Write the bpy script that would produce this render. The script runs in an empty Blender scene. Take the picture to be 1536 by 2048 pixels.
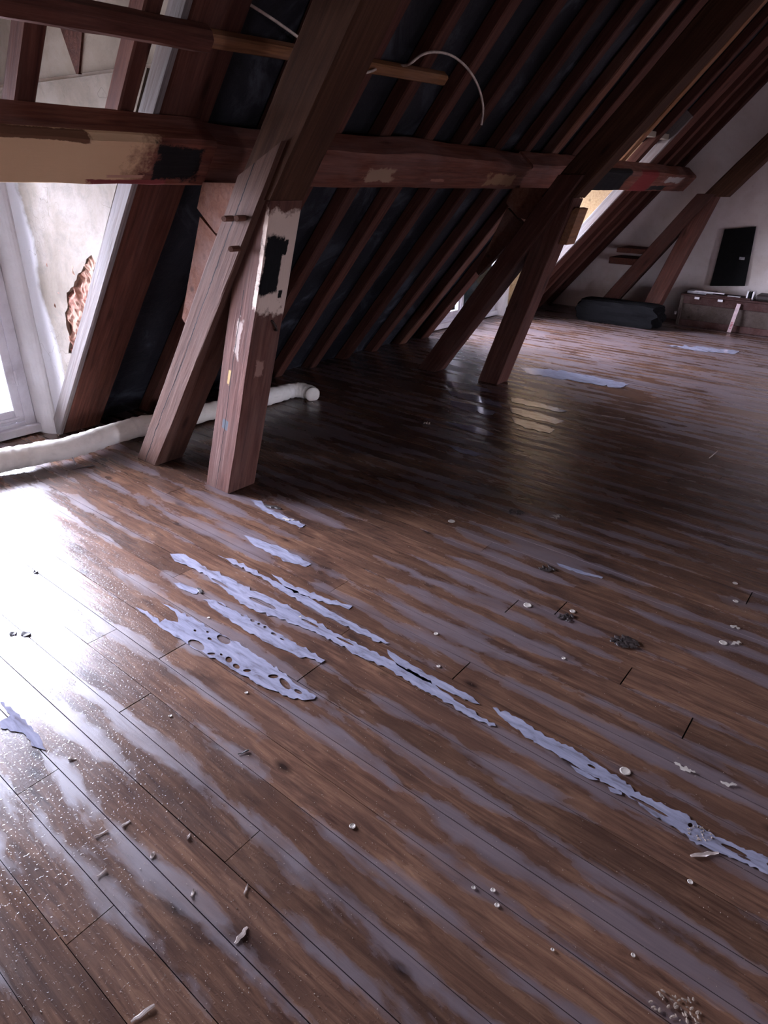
import bpy, bmesh, math, random
from mathutils import Vector, Matrix, noise
random.seed(7)
D = bpy.data; C = bpy.context.scene.collection
sc = bpy.context.scene
PI = math.pi

# ------------------------------------------------------------------ camera
# solved from the vanishing points of the floor boards and of the purlin
F_PX = 1305.13; CX, CY = 768., 1024.; HC = 1.55
RX = Vector((0.6250, 0.3411, -0.7021)); RY = Vector((-0.7802, 0.2969, -0.5505)); 
RX = RX.normalized(); RY = (RY - RX*RX.dot(RY)).normalized(); RZ = RX.cross(RY)
RM = Matrix((RX, RY, RZ))            # camera -> world
cam = D.cameras.new('camera'); cam.sensor_fit = 'VERTICAL'; cam.sensor_height = 24
cam.lens = F_PX/2048*24; cam.clip_start = .02
camo = D.objects.new('camera', cam); C.objects.link(camo)
camo.matrix_world = Matrix.Translation((0, 0, HC)) @ RM.to_4x4()
sc.camera = camo
O = Vector((0, 0, HC))
def ray(x, y): return RM @ Vector((x-CX, -(y-CY), -F_PX))
def fl(x, y, z=0.): d = ray(x, y); return O + d*((z-HC)/d.z)
def on_x(x, y, v): d = ray(x, y); return O + d*(v/d.x)
def on_y(x, y, v): d = ray(x, y); return O + d*(v/d.y)

# ------------------------------------------------------------------ light
SKY = 125.0
sc.view_settings.view_transform = 'Standard'; sc.view_settings.look = 'None'
sc.view_settings.exposure = 0.12; sc.view_settings.gamma = 1; sc.view_settings.use_curve_mapping = False
w = D.worlds.new('overcast_sky'); sc.world = w; w.use_nodes = True
nt = w.node_tree; nt.nodes.clear()
wo = nt.nodes.new('ShaderNodeOutputWorld'); bg = nt.nodes.new('ShaderNodeBackground')
tc = nt.nodes.new('ShaderNodeTexCoord'); sx = nt.nodes.new('ShaderNodeSeparateXYZ')
rp = nt.nodes.new('ShaderNodeValToRGB')
rp.color_ramp.elements[0].position = .44; rp.color_ramp.elements[0].color = (.20, .19, .22, 1)
rp.color_ramp.elements[1].position = .56; rp.color_ramp.elements[1].color = (.78, .79, 1, 1)
ma = nt.nodes.new('ShaderNodeMath'); ma.operation = 'MULTIPLY_ADD'; ma.inputs[1].default_value = .5; ma.inputs[2].default_value = .5
nt.links.new(tc.outputs['Generated'], sx.inputs[0]); nt.links.new(sx.outputs[2], ma.inputs[0])
nt.links.new(ma.outputs[0], rp.inputs[0]); nt.links.new(rp.outputs[0], bg.inputs[0])
bg.inputs[1].default_value = SKY; nt.links.new(bg.outputs[0], wo.inputs[0])
def portal(name, loc, rot, sx_, sy_):
    l = D.lights.new(name, 'AREA'); l.shape = 'RECTANGLE'; l.size = sx_; l.size_y = sy_
    l.cycles.is_portal = True
    o = D.objects.new(name, l); C.objects.link(o); o.location = loc; o.rotation_euler = rot
portal('daylight_portal', (.9, 4.50, 1.05), (-PI/2, 0, 0), 1.7, 1.75)
portal('daylight_portal', (7.0, 4.50, 1.05), (-PI/2, 0, 0), 1.7, 1.75)
portal('daylight_portal', (1.525, -3.72, .5), (PI/2, 0, 0), .45, 1.0)  # at the added foreground fill opening
portal('daylight_portal', (7.3, -3.7, .5), (PI/2, 0, 0), .45, 1.1)  # at the added far fill opening

# ------------------------------------------------------------------ materials
class NT:
    def __init__(s, name):
        s.m = D.materials.new(name); s.m.use_nodes = True; s.t = s.m.node_tree
        s.b = s.t.nodes['Principled BSDF']; s.out = s.t.nodes['Material Output']
    def n(s, kind, **kw):
        o = s.t.nodes.new('ShaderNode'+kind)
        for k, v in kw.items(): setattr(o, k, v)
        return o
    def l(s, a, b): s.t.links.new(a, b)
    def val(s, sock, v):
        if isinstance(v, bpy.types.NodeSocket): s.l(v, sock)
        elif isinstance(v, (int, float)): sock.default_value = v
        else: sock.default_value = tuple(v)+(1,)*(4-len(v)) if sock.type == 'RGBA' else v
    def math(s, op, a, b=0., c=0., clamp=False):
        o = s.n('Math', operation=op, use_clamp=clamp)
        for i, v in enumerate((a, b, c)): s.val(o.inputs[i], v)
        return o.outputs[0]
    def mix(s, f, a, b, mode='MIX'):
        o = s.n('Mix', data_type='RGBA', blend_type=mode)
        s.val(o.inputs[0], f); s.val(o.inputs[6], a); s.val(o.inputs[7], b); return o.outputs[2]
    def coords(s, kind='Object', scale=(1, 1, 1)):
        t = s.n('TexCoord'); m = s.n('Mapping'); s.l(t.outputs[kind], m.inputs[0]); m.inputs['Scale'].default_value = scale
        return m.outputs[0]
    def noise(s, vec, scale=5, detail=4, rough=.55, dist=0):
        o = s.n('TexNoise'); s.l(vec, o.inputs[0]); o.inputs['Scale'].default_value = scale
        o.inputs['Detail'].default_value = detail; o.inputs['Roughness'].default_value = rough
        o.inputs['Distortion'].default_value = dist; return o.outputs[0]
    def ramp(s, f, *st):
        o = s.n('ValToRGB'); e = o.color_ramp.elements
        while len(e) < len(st): e.new(.5)
        for i, (p, c) in enumerate(st): e[i].position = p; e[i].color = tuple(c)+(1,) if not isinstance(c, (int, float)) else (c, c, c, 1)
        s.l(f, o.inputs[0]); return o.outputs[0]
    def bump(s, h, strength=.3, dist=.01, prev=None):
        o = s.n('Bump'); o.inputs['Strength'].default_value = strength; o.inputs['Distance'].default_value = dist
        s.l(h, o.inputs['Height'])
        if prev: s.l(prev, o.inputs['Normal'])
        return o.outputs[0]
    def fin(s, col=None, rough=None, normal=None, spec=None, metal=None):
        if col is not None: s.val(s.b.inputs['Base Color'], col)
        if rough is not None: s.val(s.b.inputs['Roughness'], rough)
        if normal is not None: s.l(normal, s.b.inputs['Normal'])
        if spec is not None: s.val(s.b.inputs['Specular IOR Level'], spec)
        if metal is not None: s.b.inputs['Metallic'].default_value = metal
        return s.m

def wood(name, dark, mid, light, rough=.6, crack=None, stains=(), dusty=.25, dustcol=(.30, .22, .21)):
    """old hewn timber, grain along the object's local X"""
    s = NT(name)
    oi = s.n('ObjectInfo')
    t = s.n('TexCoord')
    off = s.n('VectorMath', operation='SCALE'); cx = s.n('CombineXYZ')
    s.l(oi.outputs['Random'], cx.inputs[0]); s.l(oi.outputs['Random'], cx.inputs[1]); s.l(oi.outputs['Random'], cx.inputs[2])
    s.l(cx.outputs[0], off.inputs[0]); off.inputs['Scale'].default_value = 37.
    add = s.n('VectorMath', operation='ADD'); s.l(t.outputs['Object'], add.inputs[0]); s.l(off.outputs[0], add.inputs[1])
    def mp(sc_):
        m = s.n('Mapping'); s.l(add.outputs[0], m.inputs[0]); m.inputs['Scale'].default_value = sc_; return m.outputs[0]
    g1 = s.noise(mp((1.2, 22, 22)), 2.0, 6, .65, .6)
    g2 = s.noise(mp((1, 3, 3)), 2.2, 4, .6, .3)
    col = s.ramp(g1, (.25, dark), (.5, mid), (.78, light))
    col = s.mix(s.ramp(g2, (.42, 0.), (.68, dusty)), col, dustcol)
    rnd = s.math('MULTIPLY_ADD', oi.outputs['Random'], .35, .8)
    col = s.mix(1., col, s.n('CombineColor').outputs[0], 'MULTIPLY') if False else col
    hs = s.n('HueSaturation'); s.l(rnd, hs.inputs['Value']); s.l(col, hs.inputs['Color']); col = hs.outputs[0]
    # knots
    vo = s.n('TexVoronoi'); s.l(mp((1.3, 4.5, 4.5)), vo.inputs[0]); vo.inputs['Scale'].default_value = 1.6
    kn = s.ramp(vo.outputs['Distance'], (.06, 1.), (.16, 0.))
    col = s.mix(s.math('MULTIPLY', kn, .65), col, tuple(c*.35 for c in dark))
    sep = s.n('SeparateXYZ'); s.l(t.outputs['Object'], sep.inputs[0])
    wob = s.noise(mp((5, 5, 5)), 2.2, 5, .7)
    for st in stains:      # (centre, half-size, colour, edge softness)
        ctr, half, scol, soft = st
        d = None
        for i in range(3):
            if half[i] is None: continue
            v = s.math('DIVIDE', s.math('ABSOLUTE', s.math('SUBTRACT', sep.outputs[i], ctr[i])), half[i])
            d = v if d is None else s.math('MAXIMUM', d, v)
        v = s.math('ADD', d, s.math('MULTIPLY', s.math('SUBTRACT', wob, .5), soft*2.5))
        f = s.ramp(v, (max(0., .95-soft*.2), 1.), (1., 0.))
        col = s.mix(f, col, scol)
    h = s.math('ADD', s.math('MULTIPLY', g1, .8), s.math('MULTIPLY', g2, .4))
    nrm = s.bump(h, .45, .012)
    if crack:
        for (cy, wd, wv, x0, x1) in crack:
            wv_n = s.noise(mp((2.2, .01, .01)), 1.0, 5, .7)
            y = s.math('ADD', sep.outputs[1], s.math('MULTIPLY', s.math('SUBTRACT', wv_n, .5), wv))
            y = s.math('ABSOLUTE', s.math('SUBTRACT', y, cy))
            thin = s.math('MULTIPLY_ADD', s.noise(mp((3, 0, 0)), 2., 2), wd*1.6, wd*.1)
            f = s.math('LESS_THAN', y, thin)
            f = s.math('MULTIPLY', f, s.math('GREATER_THAN', sep.outputs[0], x0))
            f = s.math('MULTIPLY', f, s.math('LESS_THAN', sep.outputs[0], x1))
            col = s.mix(f, col, (.012, .006, .006))
            nrm = s.bump(s.math('SUBTRACT', 1., f), .8, .01, nrm)
    return s.fin(col, min(.9, rough+.15), nrm, .10)

RED_D, RED_M, RED_L = (.040, .014, .011), (.085, .031, .022), (.14, .058, .040)
def plaster(name, a, b, c, rough=.85, speck=None):
    s = NT(name); v = s.coords()
    n1 = s.noise(v, 2.2, 6, .6, .4); n2 = s.noise(v, 14, 5, .7)
    col = s.ramp(n1, (.3, a), (.52, b), (.72, c))
    col = s.mix(s.ramp(n2, (.55, 0.), (.75, .25)), col, tuple(x*.6 for x in a))
    n3 = s.noise(v, 60, 3, .6)
    return s.fin(col, rough, s.bump(s.math('ADD', n1, s.math('MULTIPLY', n3, .15)), .35, .03), .2)
def flat(name, col, rough=.6, metal=0, bumpsc=None, var=.3):
    s = NT(name); v = s.coords(); n = s.noise(v, bumpsc or 25, 4, .6)
    c = s.mix(s.ramp(n, (.35, 0.), (.7, 1.)), tuple(x*(1-var) for x in col), tuple(min(1, x*(1+var)) for x in col))
    return s.fin(c, rough, s.bump(n, .2, .004), .08 if rough >= .85 else .4, metal)

M = {}
M['rafter'] = wood('rafter_wood', RED_D, RED_M, RED_L, .6, dusty=.3, dustcol=(.11, .06, .05))
M['rafter_tan'] = wood('tan_rafter_wood', (.12, .05, .025), (.24, .11, .05), (.34, .17, .08), .6)
M['rafter_pale'] = wood('pale_grey_wood', (.12, .10, .09), (.19, .172, .165), (.27, .25, .25), .7, dusty=.35, dustcol=(.20, .13, .11))
M['beam'] = wood('beam_wood', (.04, .015, .012), (.08, .030, .022), (.14, .06, .045), .6, dustcol=(.12, .08, .07))
M['old_beam'] = wood('principal_wood', (.026, .011, .008), (.055, .024, .014), (.095, .045, .026), .7, dusty=.1, dustcol=(.07, .045, .035))
M['board_wood'] = wood('board_wood', (.09, .034, .021), (.14, .058, .036), (.19, .09, .06), .65)
M['frame_white'] = plaster('weathered_white_paint', (.40, .37, .40), (.62, .60, .64), (.74, .73, .77), .6)
M['plaster'] = plaster('lime_plaster', (.42, .34, .26), (.56, .48, .41), (.66, .60, .56))
M['lime'] = plaster('white_limewash', (.60, .58, .58), (.70, .68, .68), (.76, .75, .76))
M['plywood'] = wood('tan_plywood', (.22, .14, .07), (.34, .23, .12), (.42, .30, .17), .7, dusty=.1)
def cheek_mat():
    s = NT('mottled_cheek_plaster'); v = s.coords(); t = s.n('TexCoord'); sp = s.n('SeparateXYZ'); s.l(t.outputs['Object'], sp.inputs[0])
    n1 = s.noise(v, 2.6, 6, .62, .5); n2 = s.noise(v, 11, 5, .7, .4); n3 = s.noise(v, 70, 3, .6)
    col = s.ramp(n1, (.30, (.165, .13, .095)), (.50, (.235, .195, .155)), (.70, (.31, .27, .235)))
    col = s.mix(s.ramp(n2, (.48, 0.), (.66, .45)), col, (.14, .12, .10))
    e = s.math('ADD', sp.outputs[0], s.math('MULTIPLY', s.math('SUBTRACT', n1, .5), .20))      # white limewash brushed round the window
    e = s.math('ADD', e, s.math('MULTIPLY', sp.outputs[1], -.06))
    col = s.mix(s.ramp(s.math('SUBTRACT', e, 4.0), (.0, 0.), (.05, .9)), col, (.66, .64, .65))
    # hairline cracks
    vo = s.n('TexVoronoi', feature='DISTANCE_TO_EDGE'); wv = s.n('VectorMath', operation='ADD'); s.l(v, wv.inputs[0])
    nn = s.n('TexNoise'); s.l(v, nn.inputs[0]); nn.inputs['Scale'].default_value = 6; s.l(nn.outputs[1], wv.inputs[1]); s.l(wv.outputs[0], vo.inputs[0]); vo.inputs['Scale'].default_value = 1.3
    ck = s.math('MULTIPLY', s.ramp(vo.outputs['Distance'], (.0, 1.), (.006, 0.)), s.ramp(n1, (.5, 0.), (.56, .7)))
    col = s.mix(ck, col, (.10, .07, .05))
    return s.fin(col, .85, s.bump(s.math('ADD', n2, s.math('MULTIPLY', n3, .2)), .35, .015), .2)
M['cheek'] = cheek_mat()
M['dimmed_plaster'] = plaster('darkened_plaster', (.20, .165, .13), (.30, .25, .20), (.40, .35, .30))  # upper dormer plaster: its dimness is put into a darker colour
M['gable_plaster'] = plaster('gable_plaster', (.60, .51, .46), (.70, .62, .585), (.78, .72, .69))
M['clay'] = plaster('clay_render', (.16, .065, .045), (.36, .17, .125), (.50, .34, .25), .95)
M['foam'] = plaster('foam_wrap', (.66, .60, .50), (.80, .76, .68), (.86, .83, .78), .7)
M['cord'] = flat('pale_cable', (.62, .52, .45), .5)
M['iron'] = flat('rusted_iron', (.05, .035, .03), .6, .4)
M['steel'] = flat('steel', (.55, .55, .58), .35, .9)
M['black'] = flat('black_board', (.006, .006, .006), .85)
M['blackcloth'] = flat('black_sheet', (.004, .0035, .004), .9)
M['box'] = wood('chest_board', (.035, .023, .018), (.05, .035, .028), (.065, .047, .038), .6, dusty=.1)
M['box_red'] = wood('chest_rail', (.026, .010, .009), (.042, .017, .014), (.06, .026, .022), .6, dusty=.1)
M['white'] = flat('white_card', (.6, .56, .56), .7, var=.1)
M['pinkstrip'] = flat('pink_label', (.42, .30, .30), .7, var=.2)
M['redink'] = flat('red_ink', (.30, .05, .06), .7)
M['paper'] = flat('paper', (.35, .33, .34), .7)
M['debris'] = flat('debris', (.26, .20, .155), .4, var=.5)
M['pale_drop'] = flat('dried_paint', (.40, .35, .30), .5, var=.15)
M['splinter'] = flat('splinter_wood', (.36, .29, .25), .35, var=.3)
M['dirt'] = flat('dirt', (.02, .012, .01), .6, var=.4)

def felt_mat():
    s = NT('roofing_felt'); v = s.coords()
    a = s.noise(v, 2.4, 6, .65, .8); b = s.noise(v, 30, 4, .7)
    col = s.ramp(a, (.38, (.007, .0065, .009)), (.54, (.013, .013, .018)), (.68, (.06, .064, .080)))
    return s.fin(col, .75, s.bump(s.math('ADD', a, s.math('MULTIPLY', b, .2)), .6, .03), .3)
M['felt'] = felt_mat()

def floor_mat():
    s = NT('wet_floorboards'); t = s.n('TexCoord'); uv = s.n('SeparateXYZ'); s.l(t.outputs['UV'], uv.inputs[0])
    u, rid = uv.outputs[0], uv.outputs[1]
    # grain space shifted per board
    cx = s.n('CombineXYZ'); s.l(s.math('MULTIPLY', rid, 41.), cx.inputs[2]); s.l(s.math('MULTIPLY', rid, 17.), cx.inputs[1])
    add = s.n('VectorMath', operation='ADD'); s.l(t.outputs['Object'], add.inputs[0]); s.l(cx.outputs[0], add.inputs[1])
    def mp(vec, sc_):
        m = s.n('Mapping'); s.l(vec, m.inputs[0]); m.inputs['Scale'].default_value = sc_; return m.outputs[0]
    P_ = add.outputs[0]; W = t.outputs['Object']
    grain = s.noise(mp(P_, (14, 1.0, 1)), 3.2, 6, .68, 1.2)
    blot = s.noise(mp(P_, (2.6, 1.1, 1)), 2.4, 5, .6, .5)
    col = s.ramp(grain, (.28, (.040, .015, .009)), (.48, (.105, .043, .020)), (.66, (.175, .078, .034)), (.82, (.24, .115, .05)))
    col = s.mix(s.ramp(blot, (.40, 0.), (.66, .7)), col, (.055, .023, .014))
    tint = s.n('TexWhiteNoise', noise_dimensions='1D'); s.l(rid, tint.inputs['W'])
    hs = s.n('HueSaturation'); s.l(col, hs.inputs['Color']); s.l(s.math('MULTIPLY_ADD', tint.outputs[0], .45, .72), hs.inputs['Value'])
    hs.inputs['Saturation'].default_value = .84; col = hs.outputs[0]
    # knots and black stains
    vo = s.n('TexVoronoi'); s.l(mp(P_, (3.4, 1.5, 1)), vo.inputs[0]); vo.inputs['Scale'].default_value = 2.2
    col = s.mix(s.ramp(vo.outputs['Distance'], (.04, .9), (.15, 0.)), col, (.012, .006, .005))
    big = s.noise(mp(W, (3.0, 1.1, 1)), 1.6, 5, .65, .3)
    col = s.mix(s.ramp(big, (.54, 0.), (.68, .7)), col, (.022, .013, .012))
    # dull zones hug the seams, sharp (wet) zones sit mid-board
    d = s.math('MULTIPLY', s.math('MINIMUM', u, s.math('SUBTRACT', 1., u)), 2.)
    n1 = s.noise(mp(W, (2.6, .75, 1)), 1.9, 5, .62, .4)
    n2 = s.noise(mp(W, (10, 6, 1)), 3., 4, .6)
    k = s.math('ADD', s.math('MULTIPLY', s.math('SUBTRACT', n1, .5), 5.0), s.math('MULTIPLY', s.math('SUBTRACT', n2, .5), .5))
    wp = s.n('SeparateXYZ'); s.l(W, wp.inputs[0])
    k = s.math('ADD', k, s.ramp(s.math('MULTIPLY', wp.outputs[0], .1), (.45, .40), (.60, .82)))  # far boards made paler, putting the far window's light into the colour
    dull = s.ramp(s.math('SUBTRACT', k, d), (-.02, 0.), (.42, 1.))           # 1 = greyish, satin
    n4 = s.noise(mp(W, (3.2, 1.3, 1)), 2.3, 5, .65, .6)
    dull = s.math('MULTIPLY', dull, s.ramp(n4, (.32, .55), (.54, 1.)))
    col = s.mix(s.math('MULTIPLY', dull, .84), col, s.mix(grain, (.078, .057, .061), (.155, .118, .126)))
    # thin pale scrapes along the grain
    sc1 = s.noise(mp(W, (60, 4, 1)), 1.4, 3, .7)
    sm = s.noise(mp(W, (1.6, 1.2, 1)), 1.3, 3, .6)
    scr = s.math('MULTIPLY', s.ramp(sc1, (.70, 0.), (.76, 1.)), s.ramp(sm, (.5, 0.), (.62, .5)))
    col = s.mix(scr, col, (.33, .24, .21))
    rv = s.noise(mp(W, (5, 1.4, 1)), 2.0, 4, .6)
    rough = s.math('ADD', s.mix(dull, (.24, .24, .24), (.42, .42, .42)), s.math('MULTIPLY', s.math('SUBTRACT', rv, .5), .22))
    fine = s.noise(mp(W, (1, 1, 1)), 170, 2, .5)
    bead = s.noise(mp(W, (1, .7, 1)), 150, 2, .5)
    drops = s.math('MULTIPLY', s.ramp(bead, (.62, 0.), (.72, 1.)), s.math('SUBTRACT', 1., dull))
    nr = s.bump(s.math('ADD', s.math('MULTIPLY', grain, .5), s.math('MULTIPLY', fine, .12)), .22, .006)
    nr = s.bump(drops, .2, .003, nr)
    m = s.fin(col, rough, nr, .5)
    s.b.inputs['IOR'].default_value = 1.5
    return m
M['floor'] = floor_mat()

def water_mat():
    s = NT('milky_puddle_water'); v = s.coords(scale=(26, 5, 1)); n = s.noise(v, 1.6, 5, .65, .6)
    col = s.ramp(n, (.30, (.10, .085, .095)), (.46, (.20, .195, .25)), (.7, (.29, .285, .35)))
    m = s.fin(col, .06, s.bump(n, .12, .004), .5); return m
M['water'] = water_mat()
def glass_mat():
    s = NT('window_glass')
    g = s.n('BsdfGlossy'); g.inputs['Roughness'].default_value = .03
    tr = s.n('BsdfTransparent'); tr.inputs['Color'].default_value = (.93, .95, .96, 1)
    f = s.n('Fresnel'); f.inputs['IOR'].default_value = 1.5
    mx = s.n('MixShader'); s.l(f.outputs[0], mx.inputs[0]); s.l(tr.outputs[0], mx.inputs[1]); s.l(g.outputs[0], mx.inputs[2])
    s.l(mx.outputs[0], s.out.inputs[0]); return s.m
M['glass'] = glass_mat()

# ------------------------------------------------------------------ builders
def link(name, me, mat, parent=None, mw=None):
    o = D.objects.new(name, me); C.objects.link(o)
    if mat is not None: me.materials.append(mat)
    if mw is not None: o.matrix_world = mw
    if parent is not None:
        pm = parent.get('_mw'); o.parent = parent
        o.matrix_parent_inverse = parent.matrix_world.inverted() if parent.matrix_world else Matrix()
    return o
def tag(o, label=None, cat=None, group=None, kind=None):
    if label: o['label'] = label
    if cat: o['category'] = cat
    if group: o['group'] = group
    if kind: o['kind'] = kind
    return o
def empty(name, loc, label=None, cat=None, group=None, kind=None):
    o = D.objects.new(name, None); C.objects.link(o); o.location = loc; o.matrix_world = Matrix.Translation(loc)
    o.empty_display_size = .1
    return tag(o, label, cat, group, kind)
def mesh_from_bm(name, bm):
    bmesh.ops.recalc_face_normals(bm, faces=bm.faces[:])
    me = D.meshes.new(name); bm.to_mesh(me); bm.free(); return me
def frame(p0, p1, zdir):
    p0, p1 = Vector(p0), Vector(p1); x = (p1-p0).normalized(); z = Vector(zdir); z = (z-x*x.dot(z)).normalized(); y = z.cross(x)
    return Matrix((x, y, z)).transposed().to_4x4(), (p1-p0).length
def beam(name, p0, p1, wy, wz, zdir, mat, parent=None, amp=.004, cuts=(), cham=.008, taper=1., seed=None, step=.12, wave=None):
    """hewn timber from p0 to p1 (axis line); wy, wz = section along local y, z; cuts = (point, normal) world planes, the side the normal points to is removed"""
    rm, L = frame(p0, p1, zdir); mw = Matrix.Translation(Vector(p0)) @ rm
    sd = random.random()*50 if seed is None else seed
    n = max(1, int(L/step)); bm = bmesh.new(); rings = []
    for i in range(n+1):
        x = L*i/n; k = 1+(taper-1)*i/n
        hy, hz = wy/2*k, wz/2*k; c = min(cham, hy*.5, hz*.5)
        pts = [(-hy+c, -hz), (hy-c, -hz), (hy, -hz+c), (hy, hz-c), (hy-c, hz), (-hy+c, hz), (-hy, hz-c), (-hy, -hz+c)]
        ring = []
        for j, (y, z) in enumerate(pts):
            q = j//2
            dy = noise.noise(Vector((x*1.6+sd, q*3.1, 0)))*amp + noise.noise(Vector((x*7+sd, q*3.1+9, 4)))*amp*.4
            dz = noise.noise(Vector((x*1.6+sd, q*3.1+40, 7)))*amp + noise.noise(Vector((x*7+sd, q*5.1, 11)))*amp*.4
            if wave: 
                a, b = wave(x, y, z); dy += a; dz += b
            ring.append(bm.verts.new((x, y+dy, z+dz)))
        rings.append(ring)
    for a, b in zip(rings, rings[1:]):
        for j in range(8): bm.faces.new((a[j], a[(j+1) % 8], b[(j+1) % 8], b[j]))
    bm.faces.new(rings[0][::-1]); bm.faces.new(rings[-1])
    inv = mw.inverted()
    for co, no in cuts:
        lc = inv @ Vector(co); ln = inv.to_3x3() @ Vector(no)
        r = bmesh.ops.bisect_plane(bm, geom=bm.verts[:]+bm.edges[:]+bm.faces[:], plane_co=lc, plane_no=ln, clear_outer=True)
        ed = [e for e in r['geom_cut'] if isinstance(e, bmesh.types.BMEdge)]
        if ed: bmesh.ops.holes_fill(bm, edges=ed, sides=0)
    o = link(name, mesh_from_bm(name, bm), mat)
    o.matrix_world = mw
    if parent is not None:
        o.parent = parent; o.matrix_parent_inverse = parent.matrix_world.inverted()
    return o
FLOORCUT = ((0, 0, .002), (0, 0, -1))
def box(name, lo, hi, mat, parent=None, bev=.004, kind=None, rotz=0):
    lo, hi = Vector(lo), Vector(hi); c = (lo+hi)/2; s = hi-lo
    bm = bmesh.new(); bmesh.ops.create_cube(bm, size=1)
    for v in bm.verts: v.co = Vector((v.co.x*s.x, v.co.y*s.y, v.co.z*s.z))
    if bev: bmesh.ops.bevel(bm, geom=bm.edges[:], offset=min(bev, min(s)*.3), segments=1, affect='EDGES')
    o = link(name, mesh_from_bm(name, bm), mat)
    o.matrix_world = Matrix.Translation(c) @ Matrix.Rotation(rotz, 4, 'Z')
    if parent is not None: o.parent = parent; o.matrix_parent_inverse = parent.matrix_world.inverted()
    if kind: o['kind'] = kind
    return o
def prism(name, pts, ext, mat, parent=None, kind=None):
    """planar polygon (world points) extruded by vector ext"""
    bm = bmesh.new(); ext = Vector(ext); c = sum((Vector(p) for p in pts), Vector())/len(pts)
    a = [bm.verts.new(Vector(p)-c) for p in pts]; b = [bm.verts.new(Vector(p)-c+ext) for p in pts]
    bm.faces.new(a); bm.faces.new(b[::-1])
    for i in range(len(a)): bm.faces.new((a[i], a[(i+1) % len(a)], b[(i+1) % len(a)], b[i]))
    o = link(name, mesh_from_bm(name, bm), mat); o.matrix_world = Matrix.Translation(c)
    if parent is not None: o.parent = parent; o.matrix_parent_inverse = parent.matrix_world.inverted()
    if kind: o['kind'] = kind
    return o
def tube(name, pts, r, mat, parent=None, res=8, rfun=None, cap=True, smooth=True, sub=6):
    P_ = [Vector(p) for p in pts]
    def cr(a, b, c, d, t): return .5*((2*b)+(c-a)*t+(2*a-5*b+4*c-d)*t*t+(3*b-a-3*c+d)*t**3)
    Q = []
    for i in range(len(P_)-1):
        a = P_[max(0, i-1)]; b = P_[i]; c = P_[i+1]; d = P_[min(len(P_)-1, i+2)]
        for k in range(sub): Q.append(cr(a, b, c, d, k/sub))
    Q.append(P_[-1]); c0 = Q[0].copy()
    bm = bmesh.new(); rings = []; s = 0; up = Vector((0, 0, 1))
    for i, q in enumerate(Q):
        tn = (Q[min(i+1, len(Q)-1)]-Q[max(i-1, 0)]).normalized()
        if abs(tn.dot(up)) > .97: up = Vector((1, 0, 0))
        x = tn.cross(up).normalized(); y = x.cross(tn)
        if i: s += (q-Q[i-1]).length
        ring = []
        for j in range(res):
            an = 2*PI*j/res; rr = rfun(s, an, i/(len(Q)-1)) if rfun else r
            ring.append(bm.verts.new(q-c0+x*math.cos(an)*rr+y*math.sin(an)*rr))
        rings.append(ring)
    for a, b in zip(rings, rings[1:]):
        for j in range(res): bm.faces.new((a[j], a[(j+1) % res], b[(j+1) % res], b[j]))
    if cap: bm.faces.new(rings[0][::-1]); bm.faces.new(rings[-1])
    me = mesh_from_bm(name, bm)
    if smooth:
        for p in me.polygons: p.use_smooth = True
    o = link(name, me, mat); o.matrix_world = Matrix.Translation(c0)
    if parent is not None: o.parent = parent; o.matrix_parent_inverse = parent.matrix_world.inverted()
    return o
def holed_sheet(name, outer, holes, mat, to_world, thick=0., parent=None):
    """2-D outline with holes, filled, then mapped to the world"""
    cu = D.curves.new(name, 'CURVE'); cu.dimensions = '2D'; cu.fill_mode = 'BOTH' if thick else 'FRONT'
    cu.extrude = thick/2
    for loop in [outer]+list(holes):
        sp = cu.splines.new('POLY'); sp.points.add(len(loop)-1)
        for i, (x, y) in enumerate(loop): sp.points[i].co = (x, y, 0, 1)
        sp.use_cyclic_u = True
    tmp = D.objects.new('tmp', cu); C.objects.link(tmp)
    dg = bpy.context.evaluated_depsgraph_get(); dg.update()
    me = D.meshes.new_from_object(tmp.evaluated_get(dg)); D.objects.remove(tmp); D.curves.remove(cu)
    me.name = name; me.materials.clear()
    o = link(name, me, mat); o.matrix_world = to_world
    if parent is not None: o.parent = parent; o.matrix_parent_inverse = parent.matrix_world.inverted()
    return o

# ------------------------------------------------------------------ setting
YE = 4.23; TH = math.radians(50); TT = math.tan(TH)
XL, XR = -2.5, 9.35
RD = Vector((0, -math.cos(TH), math.sin(TH)))      # up the slope
RN = Vector((0, math.sin(TH), math.cos(TH)))       # outwards, normal to the slope
def roof(x, z, off=0.): return Vector((x, YE-z/TT, z)) + RN*off
YR = .15; ZR = (YE-YR)*TT
DZ = 2.35; YW = 4.42
DTOP = {'near': 2.35, 'far': 2.0}
DORM = ((.05, 1.89), (6.12, 7.96))

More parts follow.
